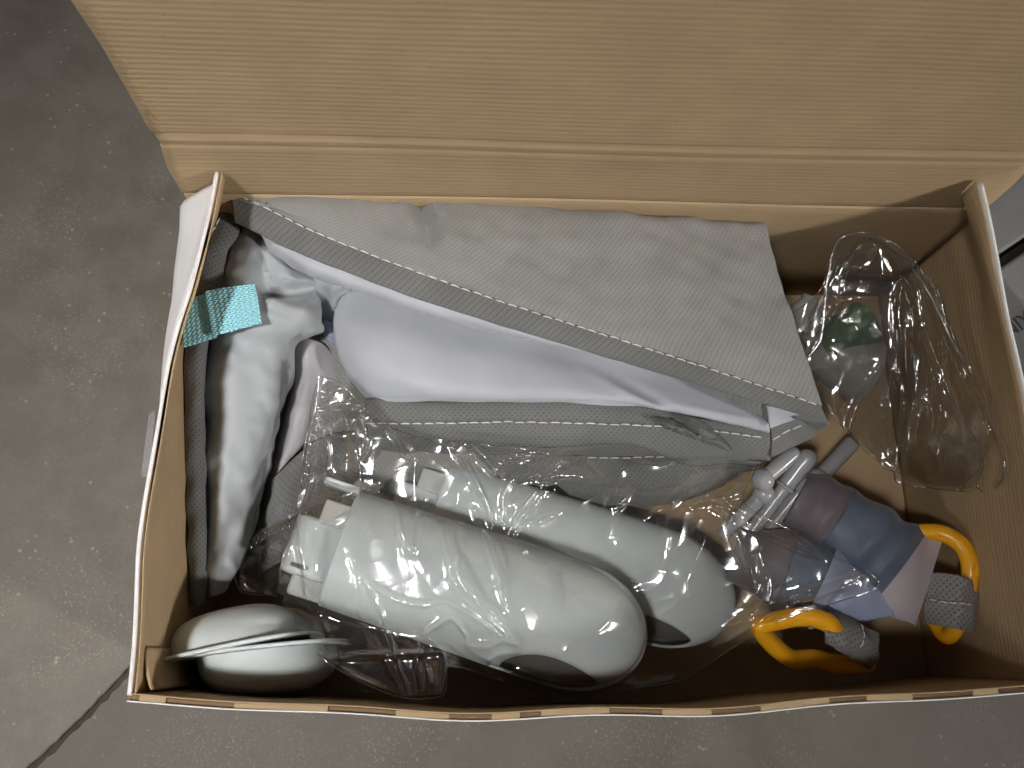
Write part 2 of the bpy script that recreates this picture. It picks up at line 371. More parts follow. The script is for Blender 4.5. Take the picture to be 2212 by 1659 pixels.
# back wall and lid: one bent sheet of board with pressed creases
prof = [(0, .004), (0, .06), (0, .11), (-.0004, .138), (-.0002, .1455), (.0016, .1485), (.0002, .151), (-.0002, .156), (.0002, .178), (.0004, .1965), (.0000, .1988), (.0017, .2005), (.0001, .2024), (-.0004, .2055), (.0001, .2088), (.0019, .2106), (.0004, .2128), (.0004, .2158), (.0008, .235), (.0018, .28), (.003, .34), (.004, .45)]
pz = np.array([p[1] for p in prof]); py = np.array([p[0]*(.55 if p[1] < .23 else 1) for p in prof])
def bgrid(sel, x0f, x1f, off):
    G = np.zeros((len(sel), nx_, 3))
    for r, i in enumerate(sel):
        x0, x1 = x0f(pz[i]), x1f(pz[i]); xx = np.linspace(x0, x1, nx_)
        G[r] = np.stack([xx, BD - T + py[i] + off + .0006*np.sin(xx*17 + pz[i]*30), 0*xx + pz[i]], 1)
    return G
zi = [i for i in range(len(prof)) if pz[i] <= .1485]; li = [i for i in range(len(prof)) if pz[i] >= .1485]
def xl(z): return .0015 + .004*math.exp(-((z - .205)/.012)**2) + .0022*math.sin(z*31) * (z > .22)
def xr(z): return BW - .0015 - .003*math.exp(-((z - .205)/.012)**2)
bw_ = sheet('wall', bgrid(zi, lambda z: .002, lambda z: BW - .002, 0), M['kraft'], cb, .0010, up=(0, -1, 0))
sheet('outer_paper', bgrid(zi, lambda z: .002, lambda z: BW - .002, T), M['white'], bw_, .0008, up=(0, 1, 0))
lid = sheet('lid', bgrid(li, xl, xr, 0), M['kraft'], cb, .0012, up=(0, -1, 0))
sheet('outer_paper', bgrid(li, lambda z: xl(z) - .0006, lambda z: xr(z) + .0006, T - .0010), M['white'], lid, .0008, up=(0, 1, 0))
sheet('corrugated_core', bgrid(li, lambda z: xl(z) + .0015, lambda z: xr(z) - .0015, .0013), M['core'], lid, -(T - .0034), up=(0, -1, 0))
# folded-in tuck flap inside the front left corner, seen edge on
G = np.zeros((12, 10, 3))
for i in range(12):
    for j in range(10):
        y = .0055 + .020*j/9; z = .02 + (RIM - .006 - .02)*i/11; G[i, j] = (T + .0020 + .0045*(1 - j/9)**2, y, z)
sheet('tuck_flap', G, M['kraft'], cb, .0016, up=(1, 0, 0))
# loose end of clear tape on the outside of the left wall
G = loft([[(322, 890, .120), (336, 885, .124)], [(312, 960, .118), (328, 960, .122)], [(304, 1030, .116), (322, 1032, .120)]], 6, 10)
sheet('tape', G, M['tape'], cb, .0002)

# ================================================================ the folded play mat
mat = tag(empty('play_mat'), 'folded fabric play mat, grey dimpled backing outside and pale lilac inside', 'play mat')
def wav(G, amp, lam, seed, aniso=None, damp=True):
    Wv = Waves(lam, 16, seed, aniso); N = gnormals(G); N[N[..., 2] < 0] *= -1
    d = amp * Wv(G[..., 0], G[..., 1])
    return G + N * d[..., None]
# deep lower layers so that no hole opens between the folds
G = loft([[(470, 480, .082), (800, 560, .086), (1200, 640, .084), (1640, 760, .082)], [(420, 760, .070), (760, 800, .072), (1200, 820, .078), (1640, 880, .078)],
          [(412, 1000, .050), (760, 960, .056), (1200, 930, .066), (1650, 945, .070)], [(415, 1290, .036), (640, 1150, .044), (1000, 1050, .050), (1560, 1030, .050)]], 60, 60)
sheet('under_layer', wav(G, .0015, .05, 2), M['flap'], mat, .006)
low = [(505, 478, .139), (640, 545, .139), (760, 592, .138), (900, 645, .136), (1100, 708, .133), (1300, 768, .129), (1500, 828, .125), (1650, 872, .121), (1790, 915, .116)]
stl = [(497, 415, .1435), (560, 443, .1435), (700, 510, .1425), (900, 588, .1405), (1100, 658, .1375), (1300, 722, .1335), (1500, 786, .129), (1680, 846, .1235), (1774, 877, .119)]
back = [(466, 404, .142), (600, 408, .143), (760, 420, .142), (905, 438, .139), (1000, 434, .141), (1200, 448, .1385), (1450, 469, .134), (1655, 489, .127)]
bk2 = [(u + 3, v + 3, z - .022) for u, v, z in back]
r1 = [(474, 408, .1455), (600, 428, .1465), (760, 445, .1455), (905, 465, .143), (1000, 465, .1445), (1200, 485, .142), (1450, 510, .138), (1668, 545, .1295)]
r2 = [(487, 412, .1455), (600, 450, .1465), (760, 490, .1455), (905, 520, .1430), (1000, 535, .144), (1200, 570, .1415), (1450, 620, .137), (1700, 650, .1285)]
r3 = [(494, 414, .1445), (590, 452, .1445), (740, 515, .1435), (900, 570, .1415), (1050, 620, .1395), (1250, 675, .1375), (1480, 730, .1325), (1735, 755, .125)]
A = loft([bk2, back, r1, r2, r3, stl], 200, 110)
A = wav(A, .0007, .045, 11); A = wav(A, .00035, .016, 12)
# pleat pinched near the back edge
pc, pd_ = P(908, 437, .142), P(935, 560, .142)
ax = (pd_ - pc)[:2]; Lp = np.linalg.norm(ax); ax /= Lp; nr = np.array([-ax[1], ax[0]])
rel = A[..., :2] - pc[:2]; tt = rel @ ax / Lp; dd = rel @ nr
A[..., 2] -= .0055*np.exp(-(dd/.004)**2)*np.clip(1.0 - np.clip(tt, 0, 2), 0, 1)**1.1 - .002*np.exp(-((np.abs(dd) - .010)/.005)**2)*np.clip(1 - np.clip(tt, 0, 2), 0, 1)
sheet('backing_flap', A, M['flap'], mat, .0016)
B = loft([[(u - 2, v - 4, z + .0006) for u, v, z in stl], [(a + .5*(c - a), b + .5*(d - b), (z + z2)/2 + .0014) for (a, b, z), (c, d, z2) in zip(stl, low)], low, [(u + 2, v - 3, z - .0035) for u, v, z in low]], 240, 26)
sheet('binding', wav(B, .0003, .03, 14), M['binding'], mat, .0013)
stitches('stitching', cr(PX(stl, .0012), 500), M['thread'], mat)
# second layer of the same fold seen along the right-hand edge
E2 = loft([[(1500, 760, .118), (1650, 800, .112), (1752, 860, .108)], [(1560, 850, .110), (1668, 885, .106), (1788, 917, .108)], [(1640, 900, .103), (1720, 905, .101), (1770, 935, .100)], [(1664, 925, .096), (1720, 945, .095), (1752, 951, .096)], [(1664, 988, .090), (1705, 970, .091), (1748, 954, .093)]], 40, 46)
sheet('binding', wav(E2, .0006, .02, 15), M['binding'], mat, .0016)
stitches('stitching', cr(PX([(1668, 950, .0985), (1710, 928, .1035), (1742, 915, .1055)]), 60), M['thread'], mat)
V2 = loft([[(1655, 876, .1095), (1700, 888, .109), (1735, 900, .108)], [(1660, 900, .105), (1690, 905, .104), (1712, 908, .104)], [(1664, 926, .1015), (1674, 922, .1015), (1684, 918, .1015)]], 16, 16)
sheet('lining', V2, M['lilac'], mat, .0012)
# pale turned lip just under the diagonal binding
lip0 = [(545, 490, .132), (640, 535, .134), (760, 582, .133), (900, 632, .131), (1100, 696, .128), (1260, 745, .125)]
lip1 = [(565, 512, .131), (650, 570, .131), (760, 612, .130), (900, 660, .128), (1080, 712, .126), (1260, 758, .123)]
lip2 = [(585, 545, .124), (660, 592, .123), (770, 630, .122), (900, 674, .121), (1060, 716, .121), (1250, 757, .119)]
lip3 = [(600, 545, .115), (680, 590, .114), (780, 626, .113), (910, 668, .113), (1060, 708, .115), (1240, 745, .115)]
sheet('lining', wav(loft([lip0, lip1, lip2, lip3], 120, 30), .0005, .03, 16), M['lilac'], mat, .0014)
# main pale panel, a soft pillow between the two bindings
pil = [[(775, 590, .092), (900, 640, .094), (1100, 700, .093), (1300, 760, .092), (1500, 820, .091), (1680, 870, .092)],
       [(742, 640, .094), (880, 680, .099), (1100, 735, .097), (1300, 792, .095), (1500, 848, .095), (1672, 893, .0955)],
       [(724, 690, .094), (880, 750, .107), (1100, 785, .104), (1300, 822, .100), (1500, 868, .098), (1666, 905, .097)],
       [(742, 785, .092), (880, 822, .107), (1100, 838, .106), (1300, 852, .103), (1500, 884, .100), (1663, 915, .098)],
       [(798, 858, .089), (930, 864, .099), (1100, 866, .1005), (1300, 870, .0995), (1450, 888, .0980), (1662, 932, .0960)],
       [(830, 862, .076), (940, 864, .086), (1100, 866, .087), (1300, 870, .087), (1450, 888, .088), (1660, 936, .088)]]
C_ = loft([[(r[0][0] + 14, r[0][1], r[0][2] - .022)] + r for r in pil], 150, 100)
C_ = wav(C_, .0006, .06, 17)
k0 = P(1385, 868, .102); dx_, dy_ = C_[..., 0] - k0[0], C_[..., 1] - k0[1]
C_[..., 2] += .003*np.exp(-((dx_ + dy_*1.4)/.007)**2 - (dy_/.014)**2) - .002*np.exp(-((dx_ + dy_*1.4 - .012)/.007)**2 - (dy_/.014)**2)
sheet('lining', C_, M['lilac'], mat, .0014)
# lower binding with its stitching and the twisted loop near the end
bt = [(788, 864, .0895), (950, 868, .0935), (1150, 868, .095), (1350, 874, .0955), (1450, 892, .095), (1662, 932, .093)]
bm = [(790, 915, .0885), (950, 915, .093), (1150, 912, .0945), (1350, 918, .095), (1480, 925, .0945), (1663, 947, .0935)]
bb = [(796, 968, .079), (950, 974, .081), (1150, 978, .082), (1350, 982, .083), (1500, 985, .085), (1664, 992, .087)]
Bd = loft([[(u, v + 1, z - .012) for u, v, z in bt], bt, bm, bb, [(u, v - 2, z - .010) for u, v, z in bb]], 180, 44)
sheet('binding', wav(Bd, .0007, .04, 19), M['binding'], mat, .0018)
stitches('stitching', cr(PX(bm, .0016), 300), M['thread'], mat)
tw = loft([[(1405, 898, .0985), (1422, 912, .103), (1440, 925, .0985)], [(1450, 908, .100), (1466, 926, .1065), (1480, 940, .099)], [(1500, 928, .100), (1520, 945, .1055), (1530, 960, .098)], [(1555, 945, .098), (1570, 962, .101), (1580, 978, .094)]], 20, 40)
sheet('loop_tab', wav(tw, .0005, .012, 20), M['binding'], mat, .0016)
tw = loft([[(1478, 915, .098), (1500, 905, .103), (1522, 915, .098)], [(1490, 935, .101), (1515, 925, .107), (1540, 930, .100)], [(1520, 955, .098), (1545, 945, .103), (1560, 945, .097)]], 20, 30)
sheet('loop_tab', wav(tw, .0007, .010, 22), M['binding'], mat, .0016)
# folds of backing below, partly under the film
uf0 = [(1040, 972, .066), (1220, 982, .070), (1400, 984, .072), (1560, 982, .076), (1645, 1000, .080)]
uf1 = [(1060, 1005, .062), (1220, 1008, .068), (1400, 1005, .071), (1560, 1000, .074), (1642, 1004, .078)]
uf2 = [(1080, 1040, .050), (1230, 1045, .058), (1400, 1052, .062), (1540, 1035, .066), (1635, 1012, .072)]
Uf = loft([uf0, uf1, uf2, [(u, v - 4, z - .016) for u, v, z in uf2]], 120, 40)
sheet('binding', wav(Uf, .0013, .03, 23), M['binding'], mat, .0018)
stitches('stitching', cr(PX([(1270, 990, .0735), (1400, 988, .0765), (1520, 980, .0785), (1600, 985, .0795)]), 120), M['thread'], mat)
uf3 = [[(1180, 1028, .048), (1330, 1045, .052), (1500, 1040, .058), (1610, 1020, .064)], [(1220, 1060, .044), (1340, 1072, .048), (1500, 1064, .054), (1600, 1030, .058)], [(1240, 1085, .030), (1350, 1095, .034), (1480, 1085, .040), (1560, 1050, .046)]]
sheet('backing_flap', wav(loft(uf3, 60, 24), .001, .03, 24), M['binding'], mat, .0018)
# left stack: crumpled lining that runs down the left wall
L0 = [[(520, 478, .106), (548, 484, .110), (585, 500, .112), (615, 520, .104), (640, 540, .092)],
      [(512, 505, .112), (545, 512, .119), (585, 540, .121), (625, 562, .113), (660, 580, .098)],
      [(487, 548, .116), (530, 560, .126), (572, 578, .121), (640, 602, .114), (683, 607, .096)],
      [(478, 600, .116), (525, 622, .121), (585, 637, .110), (640, 632, .104), (680, 622, .096)],
      [(472, 645, .117), (540, 645, .126), (600, 655, .126), (662, 672, .120), (696, 700, .100)],
      [(458, 700, .114), (525, 705, .124), (590, 705, .123), (650, 712, .115), (695, 715, .096)],
      [(449, 735, .110), (510, 740, .120), (570, 745, .117), (615, 748, .108), (646, 742, .090)],
      [(440, 815, .102), (498, 818, .116), (556, 818, .112), (605, 812, .102), (632, 800, .080)],
      [(438, 950, .092), (484, 950, .106), (530, 950, .104), (572, 948, .094), (595, 946, .072)],
      [(440, 1090, .082), (474, 1092, .095), (508, 1095, .092), (536, 1100, .084), (556, 1110, .064)],
      [(444, 1200, .074), (470, 1200, .084), (494, 1202, .082), (515, 1202, .074), (532, 1200, .056)],
      [(438, 1285, .064), (452, 1290, .069), (464, 1290, .069), (478, 1284, .064), (492, 1272, .052)]]
Lg = loft([r + [(r[-1][0] - 10, r[-1][1], r[-1][2] - .022)] for r in L0], 70, 150)
Lg = wav(Lg, .0009, .035, 25); Lg = wav(Lg, .0003, .012, 26)
def crease(G, a, b, h, wd, fade=.25):
    a, b = P(*a)[:2], P(*b)[:2]; d = b - a; L = np.linalg.norm(d); d /= L; n = np.array([-d[1], d[0]])
    rel = G[..., :2] - a; t = rel @ d / L; q = rel @ n
    env = sm((t + fade)/fade) * sm((1 + fade - t)/fade); G[..., 2] += h*np.exp(-(q/wd)**2)*env
crease(Lg, (490, 585, .12), (590, 655, .12), .003, .004); crease(Lg, (560, 560, .12), (580, 640, .12), -.004, .003)
crease(Lg, (560, 680, .12), (690, 700, .12), .003, .004); crease(Lg, (520, 665, .12), (640, 690, .12), -.0025, .003)
crease(Lg, (590, 740, .12), (570, 850, .11), .002, .006); crease(Lg, (470, 1010, .1), (520, 1090, .1), -.002, .006); crease(Lg, (520, 1110, .09), (470, 1180, .09), -.0025, .004)
for q in range(26):
    u, v = rng.uniform(470, 640), rng.uniform(520, 760) if q < 14 else rng.uniform(760, 1250)
    u = 440 + (u - 440)*(1 if q < 14 else max(.3, 1 - (v - 760)/700)); a_ = rng.uniform(0, 6.28) if q < 14 else rng.normal(1.5, .5); l_ = rng.uniform(20, 60)
    crease(Lg, (u, v, .115), (u + l_*math.cos(a_), v + l_*math.sin(a_), .115), rng.choice([-1, 1])*rng.uniform(.0004, .0011), rng.uniform(.002, .005), .5)
sheet('lining', Lg, M['sage'], mat, .0014)
lb_o = [(456, 425, .122), (452, 462, .122), (432, 520, .122), (420, 590, .122), (408, 660, .120), (400, 770, .116), (398, 900, .106), (400, 1040, .095), (404, 1180, .081), (410, 1312, .066)]
lb_i = [(500, 455, .124), (516, 500, .122), (489, 546, .123), (480, 600, .123), (470, 660, .122), (450, 735, .119), (442, 820, .113), (442, 1000, .099), (445, 1180, .084), (442, 1305, .070)]
lbm = [((a + c)/2, (b + d)/2, (z + z2)/2 + .0045) for (a, b, z), (c, d, z2) in zip(lb_o, lb_i)]
Lb = loft([[(u + 3, v, z - .02) for u, v, z in lb_o], lb_o, lbm, lb_i, [(u - 1, v, z - .008) for u, v, z in lb_i]], 160, 30)
Lb = wav(Lb, .0005, .02, 27)
sheet('binding', Lb, M['binding'], mat, .0015)
stitches('stitching', cr(PX([(478, 470, .1255), (464, 494, .1255), (447, 520, .1245), (441, 560, .1235), (435, 610, .1225)]), 100), M['thread'], mat, lift=.0012)
stitches('stitching', cr(PX([(420, 1000, .0955), (422, 1080, .090), (424, 1180, .083)]), 100), M['thread'], mat, lift=.001)
# dark crumpled folds in the gap between the left stack and the pillow panel
g0 = [[(640, 560, .098), (680, 570, .106), (720, 590, .106), (770, 600, .098)], [(655, 610, .092), (690, 620, .100), (725, 625, .104), (760, 622, .096)], [(668, 640, .084), (700, 650, .090), (722, 650, .094), (745, 640, .090)], [(680, 690, .074), (700, 695, .078), (718, 695, .082), (735, 690, .080)]]
sheet('lining', wav(loft(g0, 40, 40), .0012, .016, 28), M['sage'], mat, .0014)
g1 = [[(700, 690, .080), (715, 695, .084), (728, 702, .082)], [(692, 712, .080), (712, 715, .085), (724, 722, .083)], [(700, 730, .074), (716, 738, .078), (726, 745, .074)]]
sheet('lining', loft(g1, 20, 20), M['peri'], mat, .0014)
G_ = [[(634, 756, .066), (650, 738, .078), (668, 732, .083), (700, 744, .080), (748, 796, .066)],
      [(626, 804, .062), (646, 794, .076), (668, 788, .081), (700, 802, .074), (756, 834, .062)],
      [(612, 874, .058), (636, 864, .074), (664, 860, .078), (700, 868, .069), (772, 884, .058)],
      [(592, 954, .054), (622, 938, .072), (654, 924, .073), (690, 915, .064), (772, 918, .054)],
      [(566, 1064, .050), (598, 1024, .065), (634, 986, .067), (672, 955, .060), (742, 948, .050)]]
sheet('lining', wav(loft(G_, 70, 70), .0010, .03, 29), M['mauve'], mat, .0014)
G_ = [[(570, 1060, .058), (604, 1020, .069), (660, 968, .069), (720, 935, .066), (800, 930, .060), (930, 960, .052)],
      [(552, 1130, .052), (610, 1070, .066), (680, 1005, .068), (745, 970, .064), (830, 970, .056), (940, 1000, .046)],
      [(548, 1180, .046), (620, 1130, .058), (700, 1070, .058), (770, 1025, .054), (850, 1010, .046), (950, 1040, .038)],
      [(560, 1240, .034), (640, 1190, .040), (720, 1130, .040), (790, 1080, .038), (870, 1050, .034), (960, 1080, .028)]]
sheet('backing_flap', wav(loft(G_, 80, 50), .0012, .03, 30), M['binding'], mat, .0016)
# turquoise webbing loop sewn to the edge
Wl = loft([[(390, 652, .1290), (420, 641, .1310), (458, 632, .1315)], [(396, 750, .1255), (428, 740, .1280), (466, 727, .1290)]], 30, 30)
wlo = sheet('webbing_loop', wav(Wl, .0002, .012, 31), M['web'], mat, .0018)
Wu = loft([[(447, 642, .1290), (450, 634, .1305), (490, 626, .1315), (553, 618, .1315)], [(455, 690, .1290), (458, 684, .1305), (500, 676, .1320), (561, 662, .1322)], [(463, 735, .1275), (466, 729, .1290), (505, 719, .1305), (567, 702, .1310)]], 40, 40)
Wu[:, :, 2] += .0022 + .0012*np.exp(-((np.linspace(0, 1, 40) - .04)/.05)**2)[None, :] + .0015
sheet('webbing_fold', wav(Wu, .0002, .012, 32), M['web'], mat, .0022)

# ================================================================ two pale plastic feet (arch legs) in a bag
pod_bounds = []
def pod(aL, aR, z0, z1, label):
    root = tag(empty('plastic_pod'), label, 'plastic pod', 'pale plastic pods in the clear bag')
    a0, a1 = P(*aL, z0), P(*aR, z1); ax = a1 - a0; L = np.linalg.norm(ax); ax /= L
    sd = np.cross(ax, (0, 0, 1)); sd /= np.linalg.norm(sd); upv = np.cross(sd, ax)      # sd points to the front of the box
    hw, hh = .0357, .0245
    def pt(s, th, k=1.0):
        """s 0..1 along, th angle from the top towards the front"""
        e0 = .74; tw_ = math.sqrt(max(0, 1 - ((s - e0)/(1 - e0))**2)) if s > e0 else 1.0
        tap = (.93 + .07*min(1, s/.6)); x = hw*tap*tw_*k; y = hh*(.9 + .1*min(1, s/.5))*(tw_**.85)*k
        c, sn = math.cos(th), math.sin(th); q = 2/2.35
        return a0 + ax*(s*L) + sd*(x*math.copysign(abs(sn)**q, sn)) + upv*(y*math.copysign(abs(c)**q, c))
    ns, nt = 150, 120
    sv = np.concatenate([np.linspace(0, .74, 84), .74 + .26*np.sin(np.linspace(0, np.pi/2, 61)[1:])]); ns = len(sv)
    th = np.linspace(-np.pi, np.pi, nt, endpoint=False)
    oc, oth, oa, ob = .735, R(66), .150, R(33)
    def inside(s, t): return ((s - oc)/oa)**2 + ((t - oth)/ob)**2 < 1
    def snap(s, t):
        e = math.sqrt(((s - oc)/oa)**2 + ((t - oth)/ob)**2)
        if .90 < e < 1.10: return oc + (s - oc)/e, oth + (t - oth)/e, True
        return s, t, e < 1
    V, F, fl = [], [], []
    for s in sv:
        for t in th:
            s2, t2, ins = snap(s, t); V.append(pt(min(s2, .9999), t2)); fl.append(ins)
    for i in range(ns - 1):
        for j in range(nt):
            q = (i*nt + j, i*nt + (j+1) % nt, (i+1)*nt + (j+1) % nt, (i+1)*nt + j)
            if not all(fl[x] for x in q): F.append(q)
    sh = mesh('shell', V, F, M['pod'], root)
    so = sh.modifiers.new('wall', 'SOLIDIFY'); so.thickness = .0018; so.offset = -1 if False else 1
    # inner cavity
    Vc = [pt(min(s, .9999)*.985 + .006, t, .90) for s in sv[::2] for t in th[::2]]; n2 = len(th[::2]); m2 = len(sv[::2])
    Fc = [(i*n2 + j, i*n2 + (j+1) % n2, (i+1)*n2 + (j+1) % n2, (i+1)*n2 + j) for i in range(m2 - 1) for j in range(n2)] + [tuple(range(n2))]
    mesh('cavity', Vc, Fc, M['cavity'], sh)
    # seam line along the back
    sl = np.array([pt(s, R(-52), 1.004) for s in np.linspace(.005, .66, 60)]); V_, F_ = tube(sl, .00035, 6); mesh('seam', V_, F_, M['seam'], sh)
    # connector end: stepped tongue and clips
    MM = np.stack([ax, sd, upv], 1)
    bevel(mesh('connector_tab', *box(a0 - ax*.011 + sd*.006 + upv*.010, .030, .034, .018, MM), M['pod'], root, smooth=False), .003, 3)
    bevel(mesh('connector_tab', *box(a0 - ax*.004 - sd*.016 + upv*.014, .022, .014, .012, MM), M['tab'], root, smooth=False), .0012)
    bevel(mesh('connector_tab', *box(a0 - ax*.010 - sd*.0335 + upv*.012, .022, .0045, .009, MM), M['pod'], root, smooth=False), .0012)
    bevel(mesh('clip_slot', *box(a0 - ax*.016 + sd*.018 + upv*.0195, .010, .0022, .0010, MM), M['cavity'], root, smooth=False), .0003)
    bevel(mesh('connector_tab', *box(a0 - ax*.008 + sd*.026 + upv*.002, .024, .016, .014, MM), M['tab'], root, smooth=False), .002)
    pod_bounds.append((a0, ax, sd, upv, L, hw, hh))
    return root
pod((736, 1184), (1386, 1399), .080, .076, 'pale grey plastic pod with dark oval opening beside the front cardboard wall')
pod((938, 1108), (1578, 1318), .040, .037, 'pale grey plastic pod with dark oval opening, lying behind its twin towards the mat')

# ================================================================ two off-white flanged bowls standing on edge
def bowl(top, zt, yaw, pitch, label, af=.0465, bf=.0580, depth=.0255):
    """top: pixel of the middle of the flange's upper edge at height zt"""
    root = tag(empty('plastic_bowl'), label, 'plastic bowl', 'flanged plastic bowls in the corner')
    o = P(*top, zt) - np.array([0, 0, bf]); n = 112
    def ring_(k, h, e=2.7):
        return [(k[0]*math.copysign(abs(math.cos(t))**(2/e), math.cos(t)), h, k[1]*math.copysign(abs(math.sin(t))**(2/e), math.sin(t))) for t in np.linspace(0, 2*math.pi, n, endpoint=False)]
    def lathe(pr):
        V = [v for k, h in pr for v in ring_(k, h)]
        F = [(i*n + a, i*n + (a + 1) % n, (i+1)*n + (a + 1) % n, (i+1)*n + a) for i in range(len(pr) - 1) for a in range(n)]
        return np.array(V), F
    E_ = np.array(Euler((pitch, 0, yaw)).to_matrix()); ad, bd = af - .0075, bf - .0075
    q = 2/2.6
    pr = [((ad*math.cos(t)**q, bd*math.cos(t)**q), depth*math.sin(t)**q) for t in np.linspace(0, math.pi/2, 44)[:-1]] + [((.0002, .0002), depth)]
    V, F = lathe(pr); b = mesh('dome', V @ E_.T + o, F, M['dome'], root)
    s_ = b.modifiers.new('wall', 'SOLIDIFY'); s_.thickness = .0018; s_.offset = 1
    pr = [((ad - .003, bd - .003), -.0004)] + [((af + .0010*math.sin(t), bf + .0010*math.sin(t)), .0007 - .0011*math.cos(t)) for t in np.linspace(0, math.pi, 9)] + [((ad - .003, bd - .003), .0018), ((ad - .003, bd - .003), -.0004)]
    V, F = lathe(pr); mesh('flange', V @ E_.T + o, F, M['dome'], root)
    return root
bowl((468, 1410), .1225, R(11.5), R(-2), 'off-white flanged plastic bowl on edge, dome turned to the mat')
bowl((540, 1404), .1185, R(186), R(2), 'off-white flanged plastic bowl on edge, dome turned to the front cardboard wall')

# ================================================================ grey plastic rods with ball ends
def rod(a, b, za, zb, prof, label):
    root = tag(empty('plastic_rod'), label, 'plastic rod', 'grey plastic rods under the mat corner')
    A_, B_ = P(*a, za), P(*b, zb); d = B_ - A_; L = np.linalg.norm(d)
    t, r = zip(*prof); q = np.concatenate([np.linspace(0, 1, 90)]); rr = np.interp(q, t, r)
    rr = np.convolve(np.pad(rr, 1, 'edge'), [.25, .5, .25], 'valid')
    V_, F_ = tube(A_ + d*q[:, None], rr, 20); mesh('shaft', V_, F_, M['rod'], root); return root, A_, d
def ball(p, r, root, name='ball_end'):
    V, F = [], []; n, m = 24, 14
    for i in range(m + 1):
        for j in range(n): t, f = math.pi*i/m, 2*math.pi*j/n; V.append(np.array(p) + r*np.array([math.sin(t)*math.cos(f), math.sin(t)*math.sin(f), math.cos(t)]))
    for i in range(m):
        for j in range(n): F.append((i*n + j, (i+1)*n + j, (i+1)*n + (j+1) % n, i*n + (j+1) % n))
    return mesh(name, V, F, M['rod'], root)
r_, A_, d = rod((1560, 1158), (1650, 1066), .052, .070, [(0, .0046), (1, .0050)], 'grey plastic rod with round end lowest beside the film bag'); ball(A_ + d, .0068, r_)
r_, A_, d = rod((1648, 1036), (1712, 981), .078, .080, [(0, .0048), (.6, .0052), (1, .0050)], 'short grey plastic rod with ball tucked under the mat corner'); ball(A_, .0072, r_); ball(A_ + d, .0050, r_)
r_, A_, d = rod((1622, 1150), (1742, 992), .058, .078, [(0, .0044), (.56, .0046), (.66, .0056), (1, .0066)], 'pale grey plastic rod with raised collar and thick head'); ball(A_ + d, .0066, r_)
cpt = A_ + d*.625; dn = d/np.linalg.norm(d); s1 = np.cross(dn, (0, 0, 1)); s1 /= np.linalg.norm(s1); s2 = np.cross(s1, dn)
V_, F_ = tube(np.array([cpt + .0056*(math.cos(t)*s1 + math.sin(t)*s2) for t in np.linspace(0, 2*math.pi, 40, endpoint=False)]), .0013, 10, True); mesh('collar', V_, F_, M['rod'], r_)
r_, A_, d = rod((1655, 1150), (1736, 1052), .048, .064, [(0, .0045), (1, .0048)], 'grey plastic rod with ball end beside the collared rod'); ball(A_ + d, .0070, r_)
r_, A_, d = rod((1766, 1036), (1836, 962), .056, .052, [(0, .0050), (1, .0056)], 'grey plastic rod in shade whose ball lies apart from the others'); ball(A_, .0074, r_); ball(A_ + d, .0058, r_)

# ================================================================ stuffed fabric arms with grey strap and yellow ring
def arm(bands, ctr, label, seed, pinch):
    """ctr: list of (u, v, z, half width m, half height m) along the arm; bands: [(t0, t1, material)]"""
    root = tag(empty('fabric_toy_arm'), label, 'fabric toy', 'stuffed fabric arms in the corner')
    K = np.array([P(u, v, z) for u, v, z, a, b in ctr]); n = 110
    Cc = cr(K, n); L = np.concatenate([[0], np.cumsum(np.linalg.norm(np.diff(K, axis=0), axis=1))]); q = np.linspace(0, L[-1], n)
    ra = np.interp(q, L, [c[3] for c in ctr]); rb = np.interp(q, L, [c[4] for c in ctr])
    T_ = np.gradient(Cc, axis=0); T_ /= np.linalg.norm(T_, axis=1, keepdims=True)
    S = np.cross(T_, (0, 0, 1)); S /= np.linalg.norm(S, axis=1, keepdims=True); U = np.cross(S, T_)
    m = 72; th = np.linspace(0, 2*np.pi, m, endpoint=False); Wv = Waves(.03, 14, seed)
    t01 = q/L[-1]
    G = np.zeros((n, m, 3))
    for i in range(n):
        roll = pinch[1]*sm(np.array((t01[i] - .70)/.3))
        for j in range(m):
            c, s = math.cos(th[j] + 0), math.sin(th[j])
            wob = 1 + .035*Wv(t01[i]*.14, th[j]*.014)
            folds = 1 + (.10*math.sin(6*th[j] + seed) + .05*math.sin(11*th[j] + 2*seed))*sm(np.array((t01[i] - .55)/.35))
            x, y = ra[i]*c*wob*folds, rb[i]*s*wob
            x, y = x*math.cos(roll) - y*math.sin(roll), x*math.sin(roll) + y*math.cos(roll)
            G[i, j] = Cc[i] + S[i]*x + U[i]*y
    for t0, t1, mt in bands:
        i0, i1 = int(t0*(n-1)), int(round(t1*(n-1)))
        V = G[i0:i1+1].reshape(-1, 3); k = i1 - i0 + 1
        F = [(i*m + j, (i+1)*m + j, (i+1)*m + (j+1) % m, i*m + (j+1) % m) for i in range(k - 1) for j in range(m)]
        if t1 >= 1: F.append(tuple((k-1)*m + j for j in range(m)))
        if t0 <= 0: F.append(tuple(range(m))[::-1])
        mesh('fabric_band', V, F, M[mt], root)
    return root
def ring(root, pts, r):
    K = np.array([P(*p) for p in pts]); C2 = cr(np.concatenate([K, K[:1]]), 120)[:-1]
    for _ in range(3): C2 = .25*np.roll(C2, 1, 0) + .5*C2 + .25*np.roll(C2, -1, 0)
    V_, F_ = tube(C2, r, 18, True); return mesh('ring', V_, F_, M['yellow'], root)
